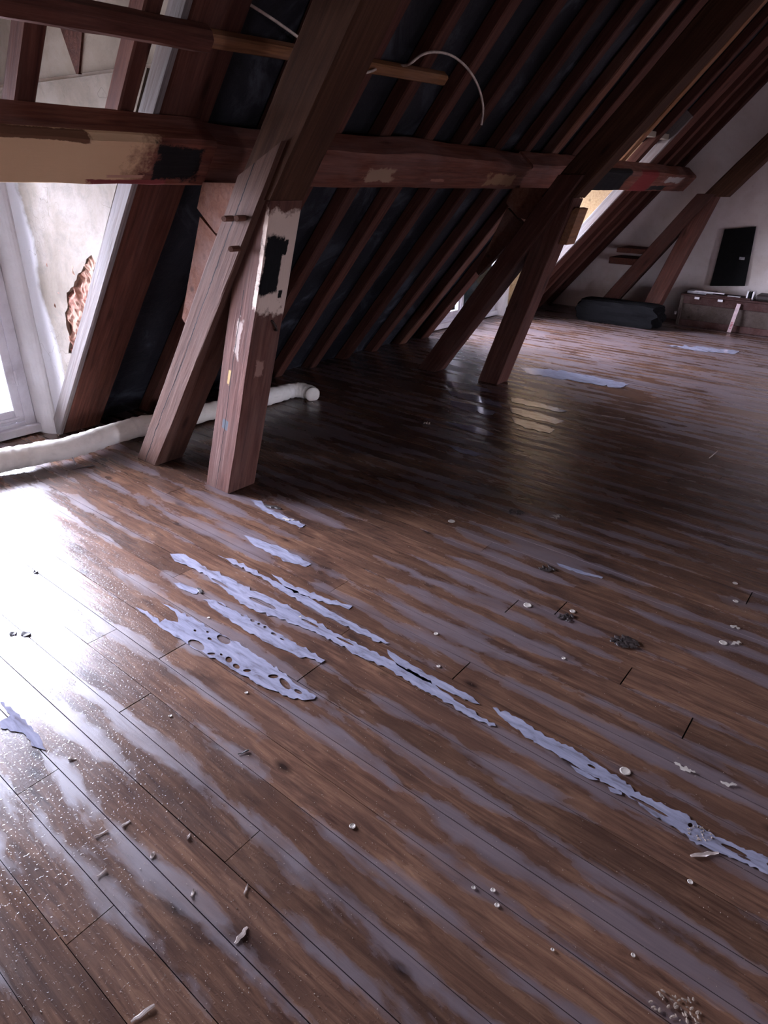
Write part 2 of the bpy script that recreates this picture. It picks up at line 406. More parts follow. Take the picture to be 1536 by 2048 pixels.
# floor: one mesh of boards, each a slightly cupped strip, with open seams and end joints
def build_floor():
    wd = .1185; x00 = .37-wd*25; bm = bmesh.new(); uvl = bm.loops.layers.uv.new('UVMap')
    joints = {}
    for a, b in [((242, 1422), (305, 1385)), ((315, 1325), (360, 1288)), ((908, 1355), (940, 1325)), ((1243, 1360), (1275, 1325)),
                 ((1018, 1220), (1045, 1190)), ((1115, 1222), (1143, 1195)), ((1480, 1220), (1515, 1175)), ((593, 1360), (650, 1325)), ((325, 992), (350, 980))]:
        q = (fl(*a)+fl(*b))/2; joints[int(math.floor((q.x-x00)/wd))] = q.y
    rnd = random.Random(3); y0, y1 = -4.0, 4.46
    n = int((9.5-x00)/wd)+1
    for k in range(n):
        xa = x00+k*wd; js = []
        y = y0+rnd.uniform(.5, 3.5)
        while y < y1-.4: js.append(y); y += rnd.uniform(2.6, 4.6)
        if k in joints:
            js = [j for j in js if abs(j-joints[k]) > 1.5]+[joints[k]]; js.sort()
        cup = rnd.uniform(-.0003, .0007); tl = rnd.uniform(-.0004, .0004); lift = rnd.uniform(-.0006, .0006)
        edges = [y0]+js+[y1]
        for e0, e1 in zip(edges, edges[1:]):
            rid = rnd.random(); g = .0012 if k not in joints else .0022
            ya, yb = e0+g, e1-g; m = max(2, int((yb-ya)/.22)); rows = []
            gx = rnd.uniform(.0006, .0015)
            for i in range(m+1):
                yy = ya+(yb-ya)*i/m; row = []
                for j in range(7):
                    uu = j/6; x = xa+gx+(wd-2*gx)*uu
                    z = cup*(1-(2*uu-1)**2)+tl*(uu-.5)*2+lift+noise.noise(Vector((x*6, yy*1.3, k*3.7)))*.0009
                    row.append((bm.verts.new((x, yy, z)), uu))
                rows.append(row)
            def face(vs):
                f = bm.faces.new([v for v, _ in vs]); f.smooth = True
                for lp, (_, uu) in zip(f.loops, vs): lp[uvl].uv = (uu, rid)
            for r0, r1 in zip(rows, rows[1:]):
                for j in range(6): face((r0[j], r0[j+1], r1[j+1], r1[j]))
            for row in (rows[0], rows[-1]):       # ends
                lo = [(bm.verts.new((v.co.x, v.co.y, -.022)), uu) for v, uu in row]
                row = [(bm.verts.new(v.co), uu) for v, uu in row]
                for j in range(6): face((row[j], row[j+1], lo[j+1], lo[j]))
            for col in ([r[0] for r in rows], [r[6] for r in rows]):
                lo = [(bm.verts.new((v.co.x, v.co.y, -.022)), uu) for v, uu in col]
                col = [(bm.verts.new(v.co), uu) for v, uu in col]
                for j in range(len(col)-1): face((col[j], col[j+1], lo[j+1], lo[j]))
    me = D.meshes.new('floor'); bm.to_mesh(me); bm.free()
    o = link('floor', me, M['floor']); o['kind'] = 'structure'
build_floor()
box('floor', (-2.7, -4.3, -.12), (9.6, 4.6, -.024), M['dirt'], kind='structure')

# roof deck (roofing felt) on the visible slope, with an opening behind each dormer
def deck():
    bm = bmesh.new()
    def slab(x0, x1, z0, z1):
        vs = []
        for off in (.092, .14):
            for (x, z) in ((x0, z0), (x1, z0), (x1, z1), (x0, z1)): vs.append(bm.verts.new(roof(x, z, off)))
        for f in ((0, 1, 2, 3), (7, 6, 5, 4), (0, 4, 5, 1), (1, 5, 6, 2), (2, 6, 7, 3), (3, 7, 4, 0)): bm.faces.new([vs[i] for i in f])
    zt = ZR+.1
    xs = [XL-.1, DORM[0][0], DORM[0][1]+.05, DORM[1][0], DORM[1][1]+.05, XR+.1]
    slab(xs[0], xs[1], -.15, zt); slab(xs[1], xs[2], DZ-.1, zt); slab(xs[2], xs[3], -.15, zt); slab(xs[3], xs[4], DTOP['far']-.1, zt); slab(xs[4], xs[5], -.15, zt)
    o = link('ceiling', mesh_from_bm('ceiling', bm), M['felt']); o['kind'] = 'structure'
deck()
# opposite slope, behind the camera, with unseen openings added for fill light on foreground and gable
def opp(y): return (y+3.93)*TT
def deck2():
    bm = bmesh.new()
    def slab(x0, x1, z0, z1):
        vs = []
        for off in (0, .05):
            for (x, z) in ((x0, z0), (x1, z0), (x1, z1), (x0, z1)):
                vs.append(bm.verts.new(Vector((x, -3.93+z/TT-off*.77-.12, z+off*.64+.1))))
        for f in ((0, 1, 2, 3), (7, 6, 5, 4), (0, 4, 5, 1), (1, 5, 6, 2), (2, 6, 7, 3), (3, 7, 4, 0)): bm.faces.new([vs[i] for i in f])
    slab(XL-.1, 1.3, -.15, ZR+.1); slab(1.3, 1.75, .9, ZR+.1); slab(1.75, 7.1, -.15, ZR+.1); slab(7.1, 7.5, 1.0, ZR+.1); slab(7.5, XR+.1, -.15, ZR+.1)
    o = link('ceiling', mesh_from_bm('ceiling', bm), M['rafter']); o['kind'] = 'structure'
deck2()
box('ceiling', (XL-.1, YR-.45, ZR-.12), (XR+.1, YR+.35, ZR+.45), M['rafter'], bev=0, kind='structure')
# gable walls
gp = [(-4.2, -.02), (4.5, -.02), (YR, ZR+.35)]
prism('wall_far', [(XR, y, z) for y, z in gp], (.2, 0, 0), M['gable_plaster'], kind='structure')
def near_wall():
    pts = [(y, z) for y, z in gp]
    mw = Matrix(((0, 0, 1, XL-.02), (1, 0, 0, 0), (0, 1, 0, 0), (0, 0, 0, 1)))
    o = holed_sheet('wall_near', pts, [], M['gable_plaster'], mw, .12); o['kind'] = 'structure'
near_wall()
# ------------------------------------------------------------------ dormers
def dormer(x0, x1, tagname):
    DZ = DTOP[tagname]
    # right cheek
    q = [(4.52, -.02), (YE+.16, -.02), (YE-DZ/TT+.12, DZ), (4.52, DZ)]
    if tagname == 'near':
        # plaster coat with a broken-out patch over clay
        px = [(182, 508), (196, 530), (192, 560), (186, 590), (178, 620), (166, 655), (158, 690), (148, 712), (137, 706), (140, 680), (133, 650), (131, 628), (136, 610), (132, 585), (146, 572), (155, 552), (165, 540), (172, 518)]
        hole = []
        for i, p in enumerate(px):
            v = on_x(*p, x1)
            hole.append((v.y, v.z))
        # jagged refinement
        hh = []
        for i in range(len(hole)):
            a, b = hole[i], hole[(i+1) % len(hole)]
            for t in (0, .33, .66): 
                hh.append((a[0]+(b[0]-a[0])*t+random.uniform(-.006, .006), a[1]+(b[1]-a[1])*t+random.uniform(-.006, .006)))
        mw = Matrix(((0, 0, 1, x1+.01), (1, 0, 0, 0), (0, 1, 0, 0), (0, 0, 0, 1)))
        zs = 1.945
        lower = [(4.52, -.02), (YE+.13, -.02), (YE-zs/TT+.17, zs), (4.52, zs)]
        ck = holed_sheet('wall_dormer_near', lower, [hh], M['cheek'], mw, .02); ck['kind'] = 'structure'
        bm = bmesh.new(); N = 60; g = []
        ys = [h[0] for h in hole]; zz = [h[1] for h in hole]; ya, yb, za, zb = min(ys)-.05, max(ys)+.05, min(zz)-.05, max(zz)+.05
        for i in range(N+1):
            g.append([])
            for j in range(N+1):
                y = ya+(yb-ya)*i/N; z = za+(zb-za)*j/N
                d = noise.noise(Vector((y*14, z*14, 0)))*.02+noise.noise(Vector((y*45, z*45, 3)))*.008+abs(noise.noise(Vector((y*11, z*16, 8))))*.035
                g[-1].append(bm.verts.new((x1+.012+d-.004, y, z)))
        for i in range(N):
            for j in range(N):
                q4 = (g[i][j], g[i+1][j], g[i+1][j+1], g[i][j+1])
                if all((v.co-Vector((0, YE, 0))).dot(RN) > .085 for v in q4): bm.faces.new(q4)
        bmesh.ops.delete(bm, geom=[v for v in bm.verts if not v.link_faces], context='VERTS')
        link('exposed_clay', mesh_from_bm('exposed_clay', bm), M['clay'], ck)
        # upper cheek, set back, with a dark timber across it
        up = [(4.52, zs+.02), (YE-(zs+.02)/TT+.17, zs+.02), (YE-DZ/TT+.2, DZ), (4.52, DZ)]
        prism('wall_dormer_near', [(x1+.03, y, z) for y, z in up], (.05, 0, 0), M['dimmed_plaster'], kind='structure')
        prism('cheek_brace', [on_x(115, 40, x1+.02), on_x(166, 40, x1+.02), on_x(157, 148, x1+.02), on_x(152, 148, x1+.02)], (.03, 0, 0), M['rafter']).update_tag()
        tag(D.objects['cheek_brace'], 'dark pointed timber brace on the plaster high in the left corner', 'brace')
        prism('wall_dormer_near', [(x1+.035, y, z) for y, z in q], (.08, 0, 0), M['plaster'], kind='structure')
    else:
        prism('wall_dormer_far', [(x1+.01, y, z) for y, z in q], (.08, 0, 0), M['plywood'], kind='structure')
    # left cheek
    prism('wall_dormer_'+tagname, [(x0, y, z) for y, z in q], (-.06, 0, 0), M['plaster'], kind='structure')
    # ceiling of the dormer, lintel wall above the window, sill wall below
    box('ceiling', (x0-.06, YE-DZ/TT+.03, DZ), (x1+.1, 4.62, DZ+.05), M['dimmed_plaster'], kind='structure')
    box('wall_dormer_'+tagname, (x0-.05, 4.48, 1.93), (x1+.1, 4.60, DZ+.02), M['dimmed_plaster'], bev=0, kind='structure')
    box('wall_dormer_'+tagname, (x0-.05, 4.46, -.1), (x1+.1, 4.60, .04), M['felt'], bev=0, kind='structure')
    # window
    wx0, wx1 = x0+.02, x1-.07; z0, z1 = .03, 1.93; Y = 4.43; ztop = z1
    W = empty('window_'+('1' if tagname == 'near' else '2'), ((wx0+wx1)/2, Y, z0), kind='structure')
    fw = M['frame_white']
    fr = lambda n, a, b, **k: box(n, a, b, fw, W, **k)
    fr('window_frame', (wx1-.07, Y-.03, z0), (wx1, Y+.07, z1)); fr('window_frame', (wx0, Y-.03, z0), (wx0+.07, Y+.07, z1))
    fr('window_frame', (wx0+.07, Y-.03, z1-.07), (wx1-.07, Y+.07, z1)); fr('window_frame', (wx0+.07, Y-.03, z0), (wx1-.07, Y+.07, z0+.06))
    fr('window_sill', (wx0-.0, Y-.075, z0-.02), (wx1+.01, Y-.031, z0+.035))
    xm = (wx0+wx1)/2
    for a, b in ((wx0+.075, xm-.004), (xm+.004, wx1-.075)):
        cs = fr('casement', (b-.055, Y-.045, z0+.065), (b, Y+.0, z1-.075)); fr('casement', (a, Y-.045, z0+.065), (a+.055, Y+.0, z1-.075))
        fr('casement_rail', (a+.055, Y-.045, z0+.065), (b-.055, Y, z0+.15)); fr('casement_rail', (a+.055, Y-.045, z1-.13), (b-.055, Y, z1-.075))
        box('drip_moulding', (a+.03, Y-.058, z0+.085), (b-.03, Y-.046, z0+.105), fw, W)
        g = box('glass', (a+.05, Y-.026, z0+.145), (b-.05, Y-.020, z1-.125), M['glass'], W, bev=0)
    hg = box('hinge', (wx1-.082, Y-.060, .33), (wx1-.066, Y-.031, .43), M['frame_white'], W)
    # rounded plaster reveal between the frame and the cheek
    pts = []
    for i in range(9):
        a = PI/2*i/8; pts.append((x1+.012-.085*(1-math.sin(a))**1.0, 4.46-.17*(1-math.cos(a)) if False else 4.46-.16*math.sin(a)))
    bm = bmesh.new(); cols = []
    for (x, y) in [(wx1-.002, 4.47)]+[(wx1+.0+(x1+.012-wx1)*(1-math.cos(PI/2*i/8)), 4.43-.17*math.sin(PI/2*i/8)) for i in range(9)]+[(x1+.03, 4.26), (x1+.03, 4.47)]:
        cc = []
        for k in range(17):
            z = -.02+(ztop+.0)*k/16; wob = noise.noise(Vector((x*5, z*3, 1)))*.012
            cc.append(bm.verts.new((x+(wob if wx1 < x < x1 else 0), y+wob*.5, z)))
        cols.append(cc)
    nC = len(cols)
    for a in range(nC):
        b = (a+1) % nC
        for k in range(16): bm.faces.new((cols[a][k], cols[b][k], cols[b][k+1], cols[a][k+1]))
    bm.faces.new([c[0] for c in cols]); bm.faces.new([c[16] for c in cols][::-1])
    me = mesh_from_bm('trim', bm)
    for p in me.polygons: p.use_smooth = False
    o = link('trim_1' if tagname == 'near' else 'trim_2', me, M['lime']); o['kind'] = 'structure'
dormer(*DORM[0], 'near'); dormer(*DORM[1], 'far')

# ------------------------------------------------------------------ rafters
def rafter(xa, xb, label, z0=0., z1=None, mat=None, depth=.09, side=None, cutz=None):
    z1 = ZR-.25 if z1 is None else z1; xc = (xa+xb)/2
    p0 = roof(xc, z0-.12, depth/2); p1 = roof(xc, z1, depth/2)
    cuts = [FLOORCUT] if z0 <= 0 else []
    if z0 > 0: cuts = [((0, 0, z0), (0, 0, -1))]
    o = beam('rafter', p0, p1, xb-xa, depth, RN, mat or M['rafter'], amp=.004, cuts=cuts, step=.3)
    tag(o, label, 'rafter', 'sloping rafters under the roof'); return o
rafter(.86, .935, 'thin dark rafter at the left picture edge above the yellow-painted beam', 1.55)
rafter(1.31, 1.385, 'red-brown rafter with grey side, leftmost full one above the yellow-painted beam', 1.55)
rafter(1.71, 1.785, 'dark rafter with grey side above the beam, beside a narrow strip of plaster', 1.55)
r0 = rafter(1.905, 2.165, 'wide deep-red rafter bordering the broken plaster wall of the left window bay', 0.)
# its side towards the window is a pale grey trimmer board
o = beam('side_board', roof(1.889, -.1, .05), roof(1.889, 2.6, .05), .03, .102, RN, M['rafter_pale'], r0, amp=.002, cuts=[FLOORCUT], step=.2)
o['label'] = 'pale grey side board of the rafter'
ordn = ['first', 'second', 'third', 'fourth', 'fifth', 'sixth', 'seventh']
for i, xb in enumerate((2.63, 3.05, 3.47, 3.90, 4.33, 4.79, 5.23)):
    lab = ['brown rafter half hidden behind the slanting strut left of the near post',
           'dark red rafter directly right of the near painted post',
           'dark rafter second to the right of the near painted post',
           'rafter third to the right of the near painted post, lit brown edge below the beam',
           'rafter fourth to the right of the near painted post', 'rafter fifth to the right of the near painted post',
           'rafter sixth to the right of the near post, thin pale line along its left edge'][i]
    rafter(xb-.095, xb, lab)
rafter(5.60, 5.72, 'greyish weathered rafter just left of the second truss strut', mat=M['board_wood'])
rafter(5.99, 6.14, 'pinkish lit rafter partly hidden behind the second truss strut')
for i, x in enumerate((6.40, 6.78, 7.16, 7.55)):
    rafter(x, x+.09, ['short rafter above the far window bay, nearest behind the second truss principal', 'tan lit rafter, second above the far window bay',
                      'tan lit rafter, third above the far window bay', 'brown rafter, last above the far window bay'][i], 1.6, mat=M['rafter_tan'] if i in (1, 2) else None)  # tan pair: the bay's warm light is put into a lighter wood colour
r1 = rafter(7.98, 8.20, 'wide dark red rafter bordering the lit plywood of the far window bay')
o = beam('side_board', roof(7.964, -.1, .05), roof(7.964, 2.2, .05), .03, .102, RN, M['rafter_pale'], r1, amp=.002, cuts=[FLOORCUT], step=.3)
o['label'] = 'pale side board of the rafter'
rafter(8.42, 8.51, 'dark rafter next right of the wide one beside the far window bay')
rafter(8.78, 8.87, 'dark rafter second right of the wide one beside the far window bay')
rafter(9.12, 9.21, 'last dark rafter before the far gable wall')

# ------------------------------------------------------------------ purlins
MP = Vector((0, 2.60, 1.68)); dn = Vector((0, math.cos(TH), -math.sin(TH)))   # down the slope
S_, W_ = .222, .165
PC = MP + dn*S_/2 + RN*W_/2
def pmat(name, stains, base=None):
    b = base or ((.07, .024, .018), (.15, .052, .034), (.25, .105, .07))
    return wood(name, *b, .55, stains=stains)
YEL = (.62, .43, .26)
def lx(px, py, x0):      # local x of a pixel that lies on the purlin's lower face
    n = Vector((0, -math.sin(TH), -math.cos(TH))); d = ray(px, py); p = O + d*((MP-O).dot(n)/d.dot(n)); return p.x-x0
def purlin(x0, x1, label, stains, seed, wv=None):
    p0 = PC+Vector((x0, 0, 0)); p1 = PC+Vector((x1, 0, 0))
    o = beam('purlin', p0, p1, S_, W_, RN, pmat('purlin_wood_'+str(seed), stains), amp=.010, seed=seed, step=.06, cham=.014, wave=wv)
    tag(o, label, 'beam', 'horizontal roof beams'); return o
# local axes of a purlin: x along, z = outward normal of roof, y = z cross x = up or down the slope
zf = -W_/2
x0 = .6
xe = lx(305, 320, x0)
purlin(x0, 2.09, 'horizontal beam at upper left, yellow paint and a black smudge on its lower face',
       [((xe-1.5, 0, zf), (1.5, .40, .03), YEL, .10),
        ((lx(275, 290, x0), .095, zf), (.20, .022, .03), (.20, .05, .05), .5),
        ((lx(265, 300, x0), .060, zf), (.09, .007, .03), (.46, .27, .20), .3),
        ((lx(355, 335, x0), -.005, zf), (.12, .085, .04), (.010, .010, .011), .55),
        ((lx(60, 345, x0), -.10, zf), (.2, .018, .03), (.14, .07, .04), .6),
        ((lx(200, 250, x0)-.02, .112, 0.), (.05, .03, .075), (.42, .34, .26), .9)], 11)
def wv(x, y, z):
    if y < -.05: return (.014*math.sin(x*2.6+.6)+.006*math.sin(x*7), 0)
    return (0, 0)
x0 = 2.09
purlin(x0, 5.06, 'long reddish horizontal beam between the near truss and the second truss',
       [((lx(760, 352, x0), .02, zf), (.13, .05, .04), (.34, .22, .15), .7),
        ((lx(1010, 352, x0), .02, zf), (.20, .05, .04), (.30, .17, .10), .8),
        ((lx(880, 350, x0), .04, zf), (.10, .012, .04), (.30, .14, .10), .8)], 23, wv)
x0 = 5.06
purlin(x0, 9.33, 'far horizontal beam with black, red and white paint right of the second truss',
       [((lx(1212, 365, x0)-.25, 0, zf), (.75, .3, .05), (.014, .014, .015), .12),
        ((lx(1285, 368, x0), 0, zf), (.26, .3, .05), (.20, .035, .035), .12),
        ((lx(1330, 378, x0), -.05, zf), (.30, .04, .05), (.40, .36, .34), .7),
        ((lx(1330, 358, x0), .06, zf), (.30, .03, .05), (.03, .028, .028), .6)], 37)

# ------------------------------------------------------------------ trusses
UPY = Vector((0, 1, 0))
def truss(X, kind, nm):
    Xv = Vector((X, 0, 0))
    # raking post
    dirp = Vector((0, 2.30-2.77, 1.47)).normalized()
    stains = []; cr = None
    if kind == 0:
        stains = [((1.33, 0, .1), (.25, .5, .5), (.42, .34, .29), .45) if False else ((1.35, -.2, .0), (.30, .14, .20), (.40, .31, .26), .35),
                  ((1.33, -.12, -.03), (.24, .07, .055), (.008, .008, .009), .35),
                  ((.47, 0, .1), (.026, .02, .06), (.07, .075, .085), .3)]
        stains = []
    # local axes: x up the post, z = -X (towards the left window), y = z cross x
    pw = M['beam']
    if kind == 0:
        # find local positions of the paint marks from the photograph
        p0 = Xv+Vector((.115, 2.77, 0)); rm, L = frame(p0, p0+dirp, (-1, 0, 0)); inv = (Matrix.Translation(p0) @ rm).inverted()
        ins = p0 + Vector((0, -.0, 0))
        def inner(px, py):        # onto the room-side face
            n = rm.to_3x3() @ Vector((0, 1, 0)); side = 1 if n.y < 0 else -1
            q0 = p0 + n*side*.09; d = ray(px, py); return inv @ (O + d*((q0-O).dot(n)/d.dot(n)))
        def leftf(px, py):
            d = ray(px, py); return inv @ (O + d*((Xv.x+.015)/d.x))
        a = inner(560, 480); b = inner(545, 640); c = leftf(452, 817); e = inner(578, 480); sy = math.copysign(.09, a.y)
        t0 = inner(570, 400); t1 = inner(565, 570)
        stains = [(((t0.x+t1.x)/2+.02, sy, 0), ((t0.x-t1.x)/2+.05, .03, .2), (.58, .46, .38), .45),
                  (((inner(550, 420).x+inner(550, 545).x)/2, sy, inner(553, 480).z), ((inner(550, 420).x-inner(550, 545).x)/2, .03, .055), (.008, .008, .009), .32),
                  ((inner(575, 450).x, sy, inner(577, 450).z), (.04, .03, .018), (.01, .01, .01), .9),
                  ((inner(570, 545).x, sy, inner(566, 545).z), (.022, .03, .014), (.01, .01, .01), .9),
                  ((inner(525, 700).x, sy, inner(525, 700).z), (.05, .03, .03), (.24, .14, .11), .9),
                  ((c.x, c.y, c.z), (.030, .022, .03), (.065, .07, .08), .4),
                  ((leftf(460, 720).x, leftf(460, 720).y, c.z), (.045, .010, .03), (.36, .24, .10), .7),
                  ((leftf(478, 640).x, leftf(478, 640).y, c.z), (.09, .02, .03), (.30, .23, .20), .9)]
        cr = [(leftf(455, 800).y+.004, .0022, .028, -.2, 1.25)]
        pw = wood('post_wood_'+nm, (.046, .019, .015), (.096, .042, .032), (.155, .078, .060), .6, crack=cr, stains=stains, dusty=.4, dustcol=(.115, .078, .068))
        pr = wood('strut_wood_'+nm, (.038, .018, .013), (.074, .037, .026), (.115, .062, .047), .62, crack=[(.012, .0032, .05, .0, 9)], dusty=.4, dustcol=(.10, .070, .058))
        prp = M['old_beam']
    else:
        pr = M['beam']; prp = M['old_beam']
    p0 = Vector((X+.115, 2.77, 0))
    lab = {0: 'thick near post leaning inward, black and whitish paint patch near its top',
           1: 'dark leaning post of the second truss, standing on the sunlit edge of the floor',
           2: 'leaning post of the farthest truss beside the wooden chest'}[kind]
    post = beam('post', p0-dirp*.1, p0+dirp*1.64, .19, .19, (-1, 0, 0), pw, amp=.005, taper=.92, cuts=[FLOORCUT, ((0, 0, 1.47), (0, 0, 1))], step=.08, cham=.006)
    tag(post, lab, 'post', 'raking posts of the trusses')
    # principal
    ang = math.radians((51.5, 49.0, 50)[kind]); dp = Vector((0, -math.cos(ang), math.sin(ang)))
    q0 = Vector((X+.11, (2.325, 2.33, 2.24)[kind], 1.47))
    pc = beam('principal_rafter', q0-dp*.35, q0+dp*2.9, .20, .19, (-1, 0, 0), prp, amp=.007, cuts=[((0, 0, 1.472), (0, 0, -1))], step=.1, cham=.01)
    tag(pc, {0: 'massive near roof timber rising from the painted post to the top edge',
             1: 'long roof timber rising right from the second post past the top right corner',
             2: 'dark roof timber in front of the far white gable, top right'}[kind], 'beam', 'principal timbers of the trusses')
    # strut in front of post, lower end further out
    s0 = Vector((X+.085, 3.405, 0)); s1 = Vector((X+.085, 2.105, 1.80)); ds = (s1-s0).normalized()
    cutn = {0: ((0, 2.01, 1.72), Vector((0, .45, 1)).normalized()), 1: ((0, 0, 1.62), (0, 0, 1)), 2: ((0, 0, 1.5), (0, 0, 1))}[kind]
    st = beam('strut', s0-ds*.2, s0+ds*2.5, .158, .19, (-1, 0, 0), pr, amp=.005, cuts=[FLOORCUT, cutn], step=.08, cham=.006)
    tag(st, {0: 'slanting cracked strut left of the near post, wooden pegs through its upper half',
             1: 'black silhouetted slanting strut left of the second post', 2: 'slanting dark strut crossing the far wall left of the last post'}[kind], 'strut', 'slanting struts of the trusses')
    if kind == 0:
        for (px, py) in ((463, 437), (488, 436), (476, 497)):
            a = on_x(px, py, X-.012); tube('peg', [a+Vector((.03, 0, 0)), a+Vector((-.028, .0, 0)), a+Vector((-.045, -.004, 0))], .012, M['board_wood'], st, res=8, sub=2, smooth=False)
        a = on_x(545, 598, X+.20) 
        q = p0+dirp*.98; nrm_y = -.085
        b = Vector((X+.15, q.y-.09, q.z))
        tube('iron_staple', [b+Vector((-.02, .01, .02)), b+Vector((-.02, -.02, .02)), b+Vector((.0, -.025, -.02)), b+Vector((.02, .01, -.03))], .006, M['iron'], post, res=6, sub=3)
    # boards fixed behind the strut
    if kind < 2:
        def pg(l, th): return prism('spacer_board', [(X+.085, y, z) for y, z in l], (th, 0, 0), M['board_wood'])
        A = pg([(2.73, 1.53), (2.79, 1.42), (2.67, 1.32), (2.60, 1.31), (2.38, 1.53)], .09)
        tag(A, {0: 'brown wooden block tucked under the beam behind the near strut', 1: 'wooden block under the beam at the head of the second strut'}[kind], 'block', 'blocks behind the struts')
        B = pg([(2.775, 1.385), (3.01, .89), (2.985, .865), (2.60, 1.26), (2.665, 1.305)], .06)
        B['label'] = 'x'; tag(B, {0: 'orange-brown pointed board hanging behind the near slanting strut', 1: 'pointed board hanging behind the second strut'}[kind], 'board', 'boards behind the struts')
truss(2.0, 0, 'near'); truss(4.93, 1, 'middle'); truss(8.82, 2, 'far')
# pale bracket board on the second post
a = prism('bracket_board', [on_x(1152, 415, 5.02), on_x(1160, 417, 5.02), on_x(1132, 490, 5.02), on_x(1115, 488, 5.02), on_x(1135, 430, 5.02)], (.15, 0, 0), M['rafter_tan'])
tag(a, 'tan splintered board fixed at the head of the second post', 'board')

# ------------------------------------------------------------------ poles under the rafters
def under(x, k, off): # point below the rafters where the sight slope is k
    y = (TT*(YE)-HC-off/math.cos(TH))/(k+TT); return Vector((x, y, HC+k*y))
p = beam('pole', under(.7, .188, .045), under(1.97, .193, .045), .085, .075, RN, M['rafter'], amp=.008, step=.08, cham=.02)
tag(p, 'thick dark round pole under the rafters in the top left corner', 'pole')
p = beam('batten', under(1.95, .195, .03), under(3.58, .211, .03), .055, .05, RN, M['rafter_tan'], amp=.003, step=.12)
tag(p, 'thin brown batten across the rafters, ending right of the near truss', 'batten')
# cable
def yy(l): return [on_y(a, b, c) for a, b, c in l]
cb = tube('cable', yy([(395, -55, 2.50), (485, 0, 2.47), (545, 38, 2.46), (597, 75, 2.46), (640, 108, 2.46), (690, 140, 2.42), (722, 146, 2.38), (746, 141, 2.42), (760, 134, 2.50), (790, 132, 2.48), (812, 130, 2.42),
      (822, 126, 2.36), (845, 109, 2.33), (872, 104, 2.32), (905, 112, 2.32), (935, 137, 2.30), (956, 172, 2.28), (966, 212, 2.27), (963, 250, 2.26)]), .0065, M['cord'])
tag(cb, 'pale cable running along the rafters and ending in a hanging loop', 'cable')

# ------------------------------------------------------------------ wrapped pipe along the eaves
pts = [Vector((-.6, 4.16, .075)), Vector((.3, 4.06, .08)), fl(-160, 958, .075), fl(0, 922, .08), fl(75, 907, .085), fl(145, 893, .09), fl(260, 858, .085), fl(340, 842, .08), fl(420, 822, .075), fl(500, 802, .07), fl(560, 787, .066), fl(583, 781, .062)]
e = pts[-1]; pts += [e+Vector((.07, -.05, -.004)), e+Vector((.085, -.13, -.012)), e+Vector((.06, -.18, -.018))]
def rf(s, a, t):
    r = .071-.014*t + noise.noise(Vector((s*3, 0, 0)))*.009 + noise.noise(Vector((s*26, math.cos(a), math.sin(a))))*.005 + noise.noise(Vector((s*60, a*2, 3)))*.0022
    r += .0018*math.sin(s*70+a+noise.noise(Vector((s*4,0,2)))*9)
    if t > .97: r *= math.sqrt(max(.06, 1-((t-.97)/.03)**2))
    return r
pipe = tube('wrapped_pipe', pts, .07, M['foam'], res=18, rfun=rf, sub=26)
tag(pipe, 'cream wrapped pipe lying along the foot of the sloping roof', 'pipe')
h = fl(152, 930, .0)
hk = tube('pipe_hook', [h+Vector((.0, .11, .10)), h+Vector((.0, .045, .075)), h+Vector((0, .02, .03)), h+Vector((0, 0, .004))], .005, M['steel'], pipe, res=8, sub=3)
hk['label'] = 'thin steel support hook under the pipe'

# ------------------------------------------------------------------ far corner things
# chest
cx0 = 8.98; cy0, cy1 = 1.0, 2.39
ch = empty('chest', (cx0+.17, (cy0+cy1)/2, 0), 'long low brown wooden chest against the far gable, papers on its lid', 'chest')
box('body', (cx0+.01, cy0, .01), (cx0+.34, cy1, .36), M['box'], ch)
box('base_rail', (cx0-.008, cy0, .004), (cx0+.012, cy1, .08), M['box_red'], ch, bev=.002)
box('top_rail', (cx0-.008, cy0, .27), (cx0+.012, cy1, .36), M['box_red'], ch, bev=.002)
box('corner_post', (cx0-.014, cy1-.035, .004), (cx0+.03, cy1+.004, .37), M['box'], ch)
box('lid', (cx0-.02, cy0, .362), (cx0+.35, cy1+.01, .385), M['box_red'], ch)
def paper(n, lab, cat, yc, ln, x=cx0+.06, z=.386, t=.012, dx=.12, mat='paper', rot=0., grp=None):
    o = box(n, (x, yc-ln/2, z), (x+dx, yc+ln/2, z+t), M[mat], bev=.001, rotz=rot); tag(o, lab, cat, grp); return o
paper('flat_board', 'grey flat board lying on the left end of the chest lid', 'board', 2.20, .30, t=.03, dx=.22)
paper('rolled_paper', 'long white papers lying on the chest lid left of the black panel', 'papers', 2.08, .34, x=cx0+.0, z=.42, t=.01, dx=.05, mat='white')
paper('rolled_paper', 'short white paper lying on the chest lid below the black panel', 'papers', 1.80, .14, x=cx0+.0, z=.388, t=.022, dx=.05, mat='white')
paper('wood_strip', 'reddish strip lying on the front edge of the chest lid', 'strip', 1.86, .5, x=cx0-.015, z=.386, t=.018, dx=.05, mat='box_red', rot=.02)
for i, (yv, hh) in enumerate(((1.66, .10), (1.63, .085), (1.60, .095))):
    o = box('upright_card', (cx0+.02, yv-.008, .386), (cx0+.14, yv+.008, .386+hh), M['white' if i != 1 else 'black'], bev=.001)
    tag(o, ['pale upright card on the chest, leftmost of the three', 'dark upright card between two pale ones on the chest', 'pale upright card on the chest, rightmost of the three'][i], 'card', 'upright cards on the chest')
o = box('dark_bundle', (cx0+.02, 1.05, .386), (cx0+.25, 1.57, .455), M['dirt'], bev=.02); tag(o, 'dark bundle on the chest at the right picture edge', 'bundle')
for yv, lab in ((2.20, 'small white tag on the chest rim, left one'), (1.93, 'small pinkish tag on the chest rim, right one')):
    o = box('tag', (cx0-.022, yv-.028, .335), (cx0-.0205, yv+.028, .36), M['white'], bev=0, parent=ch); o['label'] = lab
